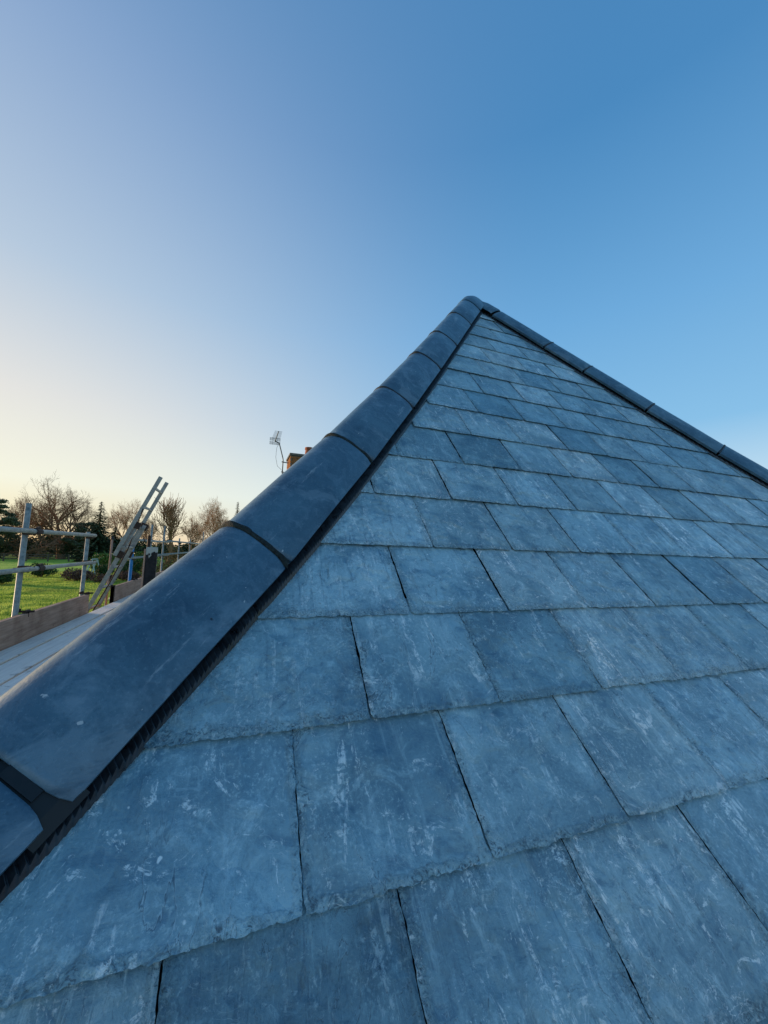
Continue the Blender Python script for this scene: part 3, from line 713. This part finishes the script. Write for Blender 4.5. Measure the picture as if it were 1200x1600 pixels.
# ladder through the gap
lad = empty('extension_ladder', (-1.62, 4.72, DZ), label='old aluminium extension ladder leaning up through the scaffold gap', cat='ladder')
LD = Vector((.55, 0, 1.33)).normalized(); LN = Vector((1.33, 0, -.55)).normalized()
def on(s, y, off=0): return LD * s + LN * off + Vector((0, y, 0))
SEP = .42
for nm, s0, s1, off, mt in (('lower_section', -2.65, 1.02, .022, M_ALU), ('upper_section', .60, 1.62, -.012, M_ALU)):
    for y in ((.0, SEP) if nm == 'upper_section' else (.028, SEP - .028)):
        b = MB(); b.bar(on(s0, y, off), on(s1, y, off), .022, .043, up=tuple(LN)); link('stile', b.mesh('stile', bevel=.004), mt, lad)
    s = s0 + .12
    while s < s1 - .05:
        b = MB(); b.tube([on(s, .0, off), on(s, SEP, off)], .016, 8); link('rung', b.mesh('rung'), M_ALU, lad); s += .25
for s, y in ((1.0, .015), (1.0, SEP - .015), (.63, .015), (.63, SEP - .015)):
    b = MB(); b.bar(on(s - .04, y, .02), on(s + .04, y, .02), .04, .085, up=tuple(LN)); link('guide_bracket', b.mesh('guide_bracket', bevel=.004), M_RUST, lad)
b = MB(); b.tube([on(1.2, -.02, 0), on(.72, .10, .05), on(.3, .12, .06), on(-.3, .14, .05)], .007, 6); link('rope', b.mesh('rope'), M_RUST, lad)

# ------------------------------------------------------------------ plants
def polar(az, D): return (CAM.x + D * math.sin(R(az)), CAM.y + D * math.cos(R(az)), GZ)
def bare_tree(name, az, D, h, w, seed, label, trunk_r=.45, fork=.22, depth=6, lean=.0, mat=M_BARK, up=.25, spread=.9, group='bare winter trees beyond the lawn', twig=1.0, stems=1):
    rn = random.Random(seed); root = empty(name, polar(az, D), label=label, cat='tree', group=group)
    tk, cr = MB(), MB()
    def strand(mb, p, d, L, r0, r1, segs, wig, sides):
        pts = [p.copy()]; rs = [r0]; q = p.copy(); dd = d.copy()
        for i in range(segs):
            dd = (dd + Vector((rn.gauss(0, wig), rn.gauss(0, wig), rn.gauss(0, wig * .7)))).normalized()
            q = q + dd * L / segs; pts.append(q.copy()); rs.append(r0 + (r1 - r0) * (i + 1) / segs)
        mb.tube(pts, rs, sides, caps=False); return pts, rs, dd
    def grow(p, d, L, r, lev):
        sides = 6 if lev == 0 else (4 if lev < 3 else 3); segs = 5 if lev < 3 else 3
        minr = .012 * twig
        pts, rs, dd = strand(cr, p, d, L, r, max(r * .68, minr), segs, .22 if lev < 4 else .28, sides)
        if lev >= depth: return
        n = (4 if lev < 2 else 3) if lev < depth - 1 else 4
        for k in range(n):
            f = rn.uniform(.35, 1) if k else 1.0
            i = min(len(pts) - 1, max(1, int(round(f * (len(pts) - 1))))); q = pts[i]
            ax = Vector((rn.gauss(0, 1), rn.gauss(0, 1), rn.gauss(0, 1))).normalized()
            side = dd.cross(ax).normalized()
            t = rn.uniform(.35, .95) * spread if k else rn.uniform(.1, .4)
            nd = (dd * math.cos(t) + side * math.sin(t) + Vector((0, 0, up * rn.uniform(.2, 1)))).normalized()
            grow(q, nd, L * rn.uniform(.62, .84), max(rs[i] * (rn.uniform(.62, .85) if k else .88) * (1 if lev < 3 else .8), minr), lev + 1)
    # build at unit scale, then fit the crown to its size
    for st in range(stems):
        d0 = Vector((rn.gauss(0, .06) + lean + (0 if stems == 1 else rn.uniform(-.3, .3)), rn.gauss(0, .05), 1)).normalized()
        tp, trs, td = strand(tk, Vector((rn.uniform(-.3, .3) * (stems > 1), 0, 0)), d0, h * fork, trunk_r, trunk_r * .72, 4, .05, 9)
        nl = 5 if stems == 1 else 3
        for k in range(nl):
            a = 2 * math.pi * (k + rn.random() * .5) / nl; t = (rn.uniform(.5, 1.0) if k else .1) * spread
            d = Vector((math.cos(a) * math.sin(t), math.sin(a) * math.sin(t), math.cos(t)))
            grow(tp[-1] if k % 2 == 0 else tp[-2], d, h * .30, trunk_r * (.50 if k else .6), 0)
    zs = [v[2] for v in cr.v]; xs = [math.hypot(v[0], v[1]) for v in cr.v]; zmax = max(zs); xs.sort(); wmax = xs[int(len(xs) * .985)]
    zf = h * fork * .8; kz = (h - zf) / (zmax - zf); kx = (w / 2) / wmax
    def sq(v):
        f = min(1, max(0, (v[2] - zf) / (h * .1))) if v[2] < zf + h * .1 else 1
        kk = 1 + (kx - 1) * f
        return (v[0] * kk, v[1] * kk, zf + (v[2] - zf) * kz if v[2] > zf else v[2])
    cr.v = [sq(v) for v in cr.v]
    tk.v = [(v[0], v[1], zf + (v[2] - zf) * kz if v[2] > zf else v[2]) for v in tk.v]
    link('trunk', tk.mesh('trunk', smooth=True), mat, root); link('crown', cr.mesh('crown'), mat, root)
    return root
def leaf_cloud(mb, c, rad, n, size, rn, flat=1.0, shell=.55, droop=0):
    for _ in range(n):
        d = Vector((rn.gauss(0, 1), rn.gauss(0, 1), rn.gauss(0, 1))).normalized(); rr = (rn.random() ** .5) * (1 - shell) + shell * rn.uniform(.75, 1)
        k = .78 + .4 * noise.noise(d * 2.2 + Vector(c) * .7)
        p = Vector((c[0] + d.x * rad[0] * rr * k, c[1] + d.y * rad[1] * rr * k, c[2] + d.z * rad[2] * rr * k))
        u = Vector((rn.gauss(0, 1), rn.gauss(0, 1), rn.gauss(0, flat))).normalized(); w = u.orthogonal().normalized(); w.rotate(Matrix.Rotation(rn.uniform(0, 6.28), 3, u))
        s = size * rn.uniform(.6, 1.4)
        mb.add([p - w * s, p + u * s * .45, p + w * s, p - u * s * .45], [(0, 1, 2, 3)])
def shrub(name, az, D, h, w, label, mat, n, size, seed, cat='shrub', group='shrubs along the lawn', lobes=6, stemn=6, d=None):
    rn = random.Random(seed); root = empty(name, polar(az, D), label=label, cat=cat, group=group); b = MB(); d = d or w
    for k in range(lobes):
        a = rn.uniform(0, 6.28); r = rn.uniform(.1, .30) * (1 if k else 0)
        hh = h * rn.uniform(.36, .5)
        leaf_cloud(b, (math.cos(a) * r * w + 0, math.sin(a) * r * d, hh * rn.uniform(.85, 1.02) + .02), (w * .32, d * .32, hh), n // lobes, size, rn)
    b.v = [(x, y, max(z, .01)) for x, y, z in b.v]
    link('foliage', b.mesh('foliage'), mat, root)
    s = MB()
    for k in range(stemn):
        a = rn.uniform(0, 6.28); s.tube([(0, 0, 0), (math.cos(a) * w * .12, math.sin(a) * d * .12, h * .35), (math.cos(a) * w * .25, math.sin(a) * d * .25, h * .7)], [.04, .03, .015], 5)
    link('stems', s.mesh('stems'), M_BARK, root)
    return root
def conifer(name, az, D, h, w, label, seed, mat=M_LEAFD, base=.05):
    rn = random.Random(seed); root = empty(name, polar(az, D), label=label, cat='tree', group='evergreen trees beyond the lawn'); b = MB(); z = h * base
    while z < h * .985:
        f = (z / h - base) / (1 - base); r = w / 2 * (1 - f) ** .85 * rn.uniform(.8, 1.12) + .04; n = max(7, int(22 * (1 - f)))
        for k in range(n):
            a = 2 * math.pi * (k + rn.random()) / n; rr = r * rn.uniform(.7, 1.12)
            for q in range(max(2, int(rr / .16))):
                t = (q + rn.random()) / max(2, int(rr / .16)); p = Vector((math.cos(a) * rr * t, math.sin(a) * rr * t, z - rr * t * .28 + rn.uniform(-.06, .06)))
                s = rn.uniform(.34, .62) * (1 - .5 * f); u = Vector((math.cos(a), math.sin(a), rn.uniform(-.6, .1))).normalized(); w_ = Vector((-math.sin(a), math.cos(a), rn.uniform(-.4, .4))).normalized()
                b.add([p - u * s * .5, p + w_ * s * .45, p + u * s, p - w_ * s * .45], [(0, 1, 2, 3)])
        z += h * .022
    link('crown', b.mesh('crown'), mat, root)
    s = MB(); s.tube([(0, 0, 0), (0, 0, h * .5), (0, 0, h)], [w * .045, w * .03, .02], 8); link('trunk', s.mesh('trunk', smooth=True), M_BARK, root)
def pine(name, az, D, h, w, label, seed, pads, mat=M_LEAFP):
    rn = random.Random(seed); root = empty(name, polar(az, D), label=label, cat='tree', group='evergreen trees beyond the lawn'); b = MB(); s = MB()
    s.tube([(0, 0, 0), (rn.uniform(-.3, .3), 0, h * .5), (rn.uniform(-.4, .4), 0, h * .92)], [.32, .22, .06], 8)
    for k in range(pads):
        z = h * (.28 + .68 * (k + rn.random() * .6) / pads); f = 1 - abs(z / h - .5) * 1.1; a = rn.uniform(0, 6.28); r = w / 2 * f * rn.uniform(.25, .85)
        c = (math.cos(a) * r, math.sin(a) * r, z); rad = w * rn.uniform(.10, .17)
        leaf_cloud(b, c, (rad, rad, rad * .42), 420, .16, rn, .5, .2)
        s.tube([(0, 0, z - h * .06), (c[0] * .5, c[1] * .5, z - h * .03), (c[0], c[1], z - .05)], [.09, .06, .03], 5)
    link('crown', b.mesh('crown'), mat, root); link('trunk', s.mesh('trunk'), M_BARK, root)

big_oak = bare_tree('oak_tree', -19.2, 100, 17.6, 17.0, 15, 'largest bare oak with wide spreading crown behind the guard rails', .80, .17, 6, spread=1.1, up=.10, twig=1.1)
big_oak.rotation_euler.z = math.pi
bare_tree('oak_tree', -13.2, 115, 14.8, 10.0, 5, 'slim bare oak left of the ladder top', .40, .30, 5, mat=M_BARK2, twig=1.2, spread=.95)
bare_tree('dead_tree', -8.4, 85, 13.6, 7.6, 23, 'thick-limbed bare tree with few twigs right of the ladder', .30, .16, 3, up=.55, spread=.55, stems=3, twig=3.4)
bare_tree('twiggy_tree', -3.3, 85, 13.9, 9.4, 31, 'densely twigged bare tree beside the hip tiles', .34, .20, 6, mat=M_BARK2, twig=1.0, up=.30)
bare_tree('twiggy_tree', -10.9, 112, 10.6, 7.5, 37, 'low faint bare tree showing between ladder and slim oak', .25, .22, 5, mat=M_BARK2, twig=1.2, up=.35)
bare_tree('twiggy_tree', -6.0, 100, 11.4, 9.0, 41, 'low bushy bare tree between dead tree and twiggy tree', .25, .18, 5, mat=M_BARK2, twig=1.2, up=.35)
bare_tree('twiggy_tree', -22.4, 112, 14.0, 10.0, 47, 'bare tree tangled behind the pine at the left edge', .3, .22, 5, mat=M_BARK, twig=1.6, up=.3)
pine('pine_tree', -25.1, 90, 10.6, 8.6, 'dark flat-padded pine at the left edge of the photo', 3, 46)
pine('pine_tree', -17.0, 97, 7.4, 8.5, 'low dark cedar between the big oak and the spruce', 8, 30)
pine('pine_tree', -25.6, 96, 8.0, 9.0, 'lower pine behind the left-edge pine', 18, 30)
conifer('spruce_tree', -.5, 80, 12.2, 3.8, 'dark narrow fir tip just above the hip tiles', 12)
conifer('spruce_tree', -16.0, 85, 10.8, 7.0, 'pointed dark spruce right of the second standard', 4)
conifer('spruce_tree', -14.4, 92, 6.6, 6.8, 'low broad dark conifer beside the pointed spruce', 14)
# far wood: one mass of dark evergreens and brush behind the fence
rn = random.Random(77); b = MB()
for k in range(64):
    az = -30 + k * .62; D = rn.uniform(97, 118); c = Vector(polar(az, D)); hh = rn.uniform(2.5, 3.9) if az < -11 else rn.uniform(2.0, 3.2)
    leaf_cloud(b, (c.x, c.y, GZ + hh * .7), (2.8, 2.0, hh), 620, .30, rn, 1, .4)
link('far_wood', b.mesh('far_wood'), M_LEAFD, kind='stuff', label='dark band of evergreens and brush along the far lawn edge')
# lawn shrubs
shrub('laurel_bush', -14.7, 53, 2.7, 3.6, 'light green laurel bush behind the others right of the spruce', M_LEAFG, 3600, .10, 1)
shrub('laurel_bush', -15.9, 56, 2.1, 2.6, 'laurel bush left of the others behind the pale swing frame', M_LEAFG, 2400, .10, 16)
shrub('laurel_bush', -12.6, 48, 2.0, 3.2, 'dark green bush behind the ladder foot', M_LEAFB, 3000, .09, 2)
shrub('clipped_bush', -15.0, 45, 1.6, 2.1, 'rounded dark bush just left of the ladder', M_LEAFB, 2400, .08, 3)
shrub('clipped_bush', -13.0, 42, 1.5, 1.7, 'small dark bush seen between the ladder stiles', M_LEAFB, 2000, .08, 13)
shrub('clipped_bush', -20.7, 47, 1.65, 2.2, 'dark oval bush between the two nearest standards', M_LEAFB, 2400, .08, 4)
shrub('clipped_bush', -24.2, 40, 1.3, 2.4, 'low grey-green bush cut by the left edge of the photo', M_LEAFB, 1800, .08, 5)
shrub('clipped_bush', -11.2, 55, 3.2, 3.0, 'tall yellow-green bush behind the blue standard', M_LEAFG, 2400, .10, 6)
shrub('heather_bed', -17.6, 41.5, 1.25, 3.2, 'low reddish brown heather bush under the swing frame', M_HEATH, 3000, .07, 7)
shrub('heather_bed', -14.6, 39, .95, 2.4, 'low brown heather patch behind the ladder', M_HEATH, 2200, .07, 8)
shrub('heather_bed', -12.2, 41, 1.0, 2.2, 'brown heather patch right of the ladder foot', M_HEATH, 2200, .07, 9)
for k, (az, D, h, w) in enumerate(((-6.2, 34, 3.2, 3.6), (-9.6, 37, 2.6, 2.6), (-3.6, 38, 3.1, 3.0), (-8.0, 44, 3.6, 3.6))):
    shrub('brown_thicket', az, D, h, w, ['brown leafless thicket below the far guard rails', 'brown thicket left of the peeling post', 'brown thicket nearest the hip tiles', 'taller brown thicket behind the far standards'][k],
          M_TWIG, 2600, .07, 60 + k)
# swing frame
sw = empty('swing_frame', polar(-16.35, 50), label='pale A-frame of a garden swing by the heather', cat='swing frame')
for s in (-1, 1):
    for yy in (0, 1.6):
        b = MB(); b.bar((s * .42, yy, 0), (0, yy, 1.55), .09, .09); link('leg', b.mesh('leg'), M_WHITE, sw)
b = MB(); b.bar((0, -.05, 1.57), (0, 1.65, 1.57), .09, .09); link('crossbar', b.mesh('crossbar'), M_WHITE, sw)
# post and rail fence at the far side of the lawn
fe = empty('rail_fence', polar(-20, 84), label='low grey post and rail fence across the far side of the lawn', cat='fence')
A, B = Vector(polar(-29, 88)), Vector(polar(-13, 84)); npst = 9
pm = MB(); pm.box(-.09, .09, -.06, .06, 0, 1.25); pm = pm.mesh('post')
for k in range(npst + 1):
    link('post', pm, M_FENCE, fe, loc=A.lerp(B, k / npst) - fe.location)
for z in (.45, .8, 1.12):
    for k in range(npst):
        b = MB(); b.bar(A.lerp(B, k / npst) - fe.location + Vector((0, -.08, z)), A.lerp(B, (k + 1) / npst) - fe.location + Vector((0, -.08, z)), .04, .11); link('rail', b.mesh('rail'), M_FENCE, fe)
# grass tufts over the part of the lawn in view
rn = random.Random(5); b = MB()
for k in range(150000):
    D = 15 + 40 * rn.random() ** 1.3; az = -29 + 19 * rn.random(); x, y, z = polar(az, D)
    n_ = noise.noise(Vector((x * .6, y * .6, 0))); hh = (.07 + .09 * max(0, n_ + .25)) * rn.uniform(.6, 1.3); a = rn.uniform(0, 3.14); w_ = .014 + D * .0007
    dx, dy = math.cos(a) * w_, math.sin(a) * w_; lx, ly = rn.gauss(0, .03), rn.gauss(0, .03)
    b.add([(x - dx, y - dy, z), (x + dx, y + dy, z), (x + lx, y + ly, z + hh)], [(0, 1, 2)])
link('grass', b.mesh('grass'), M_LAWNG, kind='stuff', label='short green lawn grass')
print('slates', made)
